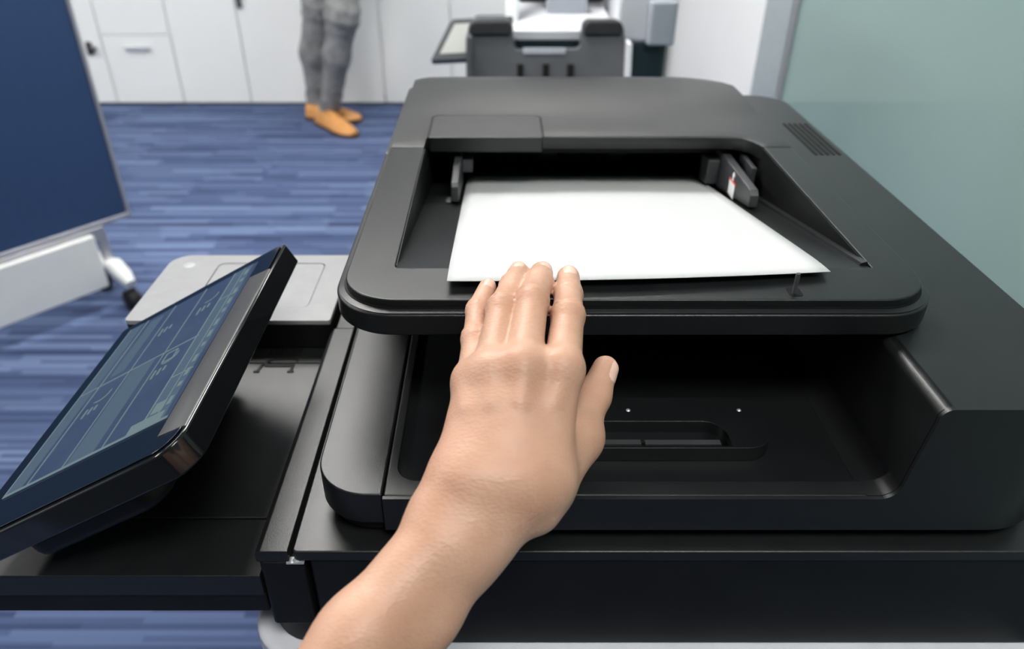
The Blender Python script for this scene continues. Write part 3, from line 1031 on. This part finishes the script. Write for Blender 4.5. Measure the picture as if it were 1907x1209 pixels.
FORE = [(-0.0169, 0.2215, 0.9293), (-0.0436, 0.1903, 0.915), (-0.0778, 0.1517, 0.8951), (-0.147, 0.0637, 0.8566)]


def hand_sdf(P):
    k = .0035
    fingers = []
    for f in (INDEX, MIDDLE, RING, PINKY):
        q = chain(P, f, k)
        p = np.array(f[1][:3]) + np.array((0, -.002, f[1][3] - .0056))      # middle joints
        fingers.append(smin(q, np.sqrt(((P - p) ** 2).sum(-1)) - .0044, .006))
    d = fingers[0]
    for f in fingers[1:]:
        d = smin(d, f, .0006)
    palm = None
    for f, c in zip((PINKY, RING, MIDDLE, INDEX), CARPAL):
        q = cap(P, f[0][:3], c[:3], f[0][3] * .98, c[3])
        palm = q if palm is None else smin(palm, q, .012)
    # webs between the knuckles
    for a, b in ((PINKY, RING), (RING, MIDDLE), (MIDDLE, INDEX)):
        pa = [a[0][i] + .10 * (a[1][i] - a[0][i]) for i in range(3)]
        pb = [b[0][i] + .10 * (b[1][i] - b[0][i]) for i in range(3)]
        pa[2] -= .0045
        pb[2] -= .0045
        palm = smin(palm, cap(P, pa, pb, .0055, .0055), .007)
    th = chain(P, THUMB, .004)
    th = smin(th, cap(P, THUMB[0][:3], CARPAL[3][:3], .011, .013), .01)
    th = smin(th, cap(P, THUMB[1][:3], [CARPAL[3][i] * .6 + INDEX[0][i] * .4 - (.004 if i == 2 else 0) for i in range(3)], .009, .009), .012)
    th = smin(th, cap(P, THUMB[1][:3], (.0172, .2385, .9310), .0100, .0116), .008)
    palm = smin(palm, th, .003)
    # forearm: two bones side by side
    side = np.array((.0095, .0068, -.003))
    rad = (.0164, .0150, .0142, .018)
    for sg in (-1, 1):
        pts = [tuple(np.array(p) + sg * side * (1, 1.15, 1.15, 1.3)[i]) + (rad[i],) for i, p in enumerate(FORE)]
        fa = chain(P, pts, .012)
        palm = smin(palm, fa, .010)
    wr = cap(P, CARPAL[0][:3], FORE[0], .014, .0163)
    palm = smin(palm, wr, .012)
    palm = smin(palm, cap(P, CARPAL[3][:3], FORE[0], .0128, .0160), .012)
    d = smin(d, palm, .0065)
    # knuckle heads and the tendons behind them
    for f, c, r in ((INDEX, CARPAL[3], .0062), (MIDDLE, CARPAL[2], .0064), (RING, CARPAL[1], .0052), (PINKY, CARPAL[0], .0048)):
        p = np.array(f[0][:3]) + np.array((0, -.0015, f[0][3] - .0048))
        d = smin(d, np.sqrt(((P - p) ** 2).sum(-1)) - r * .95, .010)
        q = np.array(f[0][:3]) * .55 + np.array(c[:3]) * .45 + np.array((0, -.002, .0106))
        d = smin(d, cap(P, p, q, .0036, .0024), .005)
    # head of the ulna
    p = np.array((-0.027, 0.2263, 0.9416))
    d = smin(d, np.sqrt(((P - p) ** 2).sum(-1)) - .008, .012)
    # skin creases across the finger joints
    for f in (INDEX, MIDDLE, RING, PINKY):
        for j, amp in ((1, .0006), (2, .0004)):
            p = np.array(f[j][:3])
            a = np.array(f[j + 1][:3]) - np.array(f[j - 1][:3])
            a = a / np.linalg.norm(a)
            s = (P - p) @ a.astype(np.float32)
            rr = np.sqrt(((P - p) ** 2).sum(-1))
            d = d + amp * np.cos(s * 2 * math.pi / .0032) * np.exp(-(s / .0030) ** 2) * (rr < .014)
    return d


V, F = surface_nets(hand_sdf, (-.135, .085, .845), (.066, .378, 1.004), .00125)
hd = mesh_np('person', V, F, 'skin', None, 2, loc=(-.02, .23, .92))
tag(hd, 'bare left hand and forearm reaching up to press the paper, fingers together', 'person')


def nail(f, up, wid, ln, fwd=0.0):
    tip, dip = Vector(f[3][:3]), Vector(f[2][:3])
    ax = (tip - dip).normalized()
    up = Vector(up)
    n = (up - ax * up.dot(ax)).normalized()
    s = ax.cross(n)
    r = f[3][3]
    rows = []
    for j in range(9):
        v = j / 8
        a = (v - .72) * ln + fwd
        hw = wid * (1 - abs(2 * v - 1) ** 4 * .35) / 2
        row = []
        for i in range(9):
            u = 2 * i / 8 - 1
            th = u * hw / r
            over = max(0, a)
            rad = r - .00022 + .0007 * (1 - u * u) * (1 - (2 * v - 1) ** 4) - .55 * over * over / r
            rr = f[2][3] + (r - f[2][3]) * min(1, 1 + a / (tip - dip).length)
            rad += rr - r
            row.append(tip + ax * a + n * (rad * math.cos(th)) + s * (rad * math.sin(th)))
        rows.append(row)
    obj('fingernail', loft(rows, closed=False), 'nail', hd)


nail(INDEX, (.12, -.25, .9), .0098, .0110, .001)
nail(MIDDLE, (.45, -.1, .85), .0098, .0100, .002)
nail(RING, (-.15, -.1, .95), .0092, .0100, .002)
nail(PINKY, (.35, -.3, .85), .0075, .0088, .001)
nail(THUMB, (.85, -.35, .30), .0105, .0125, .001)
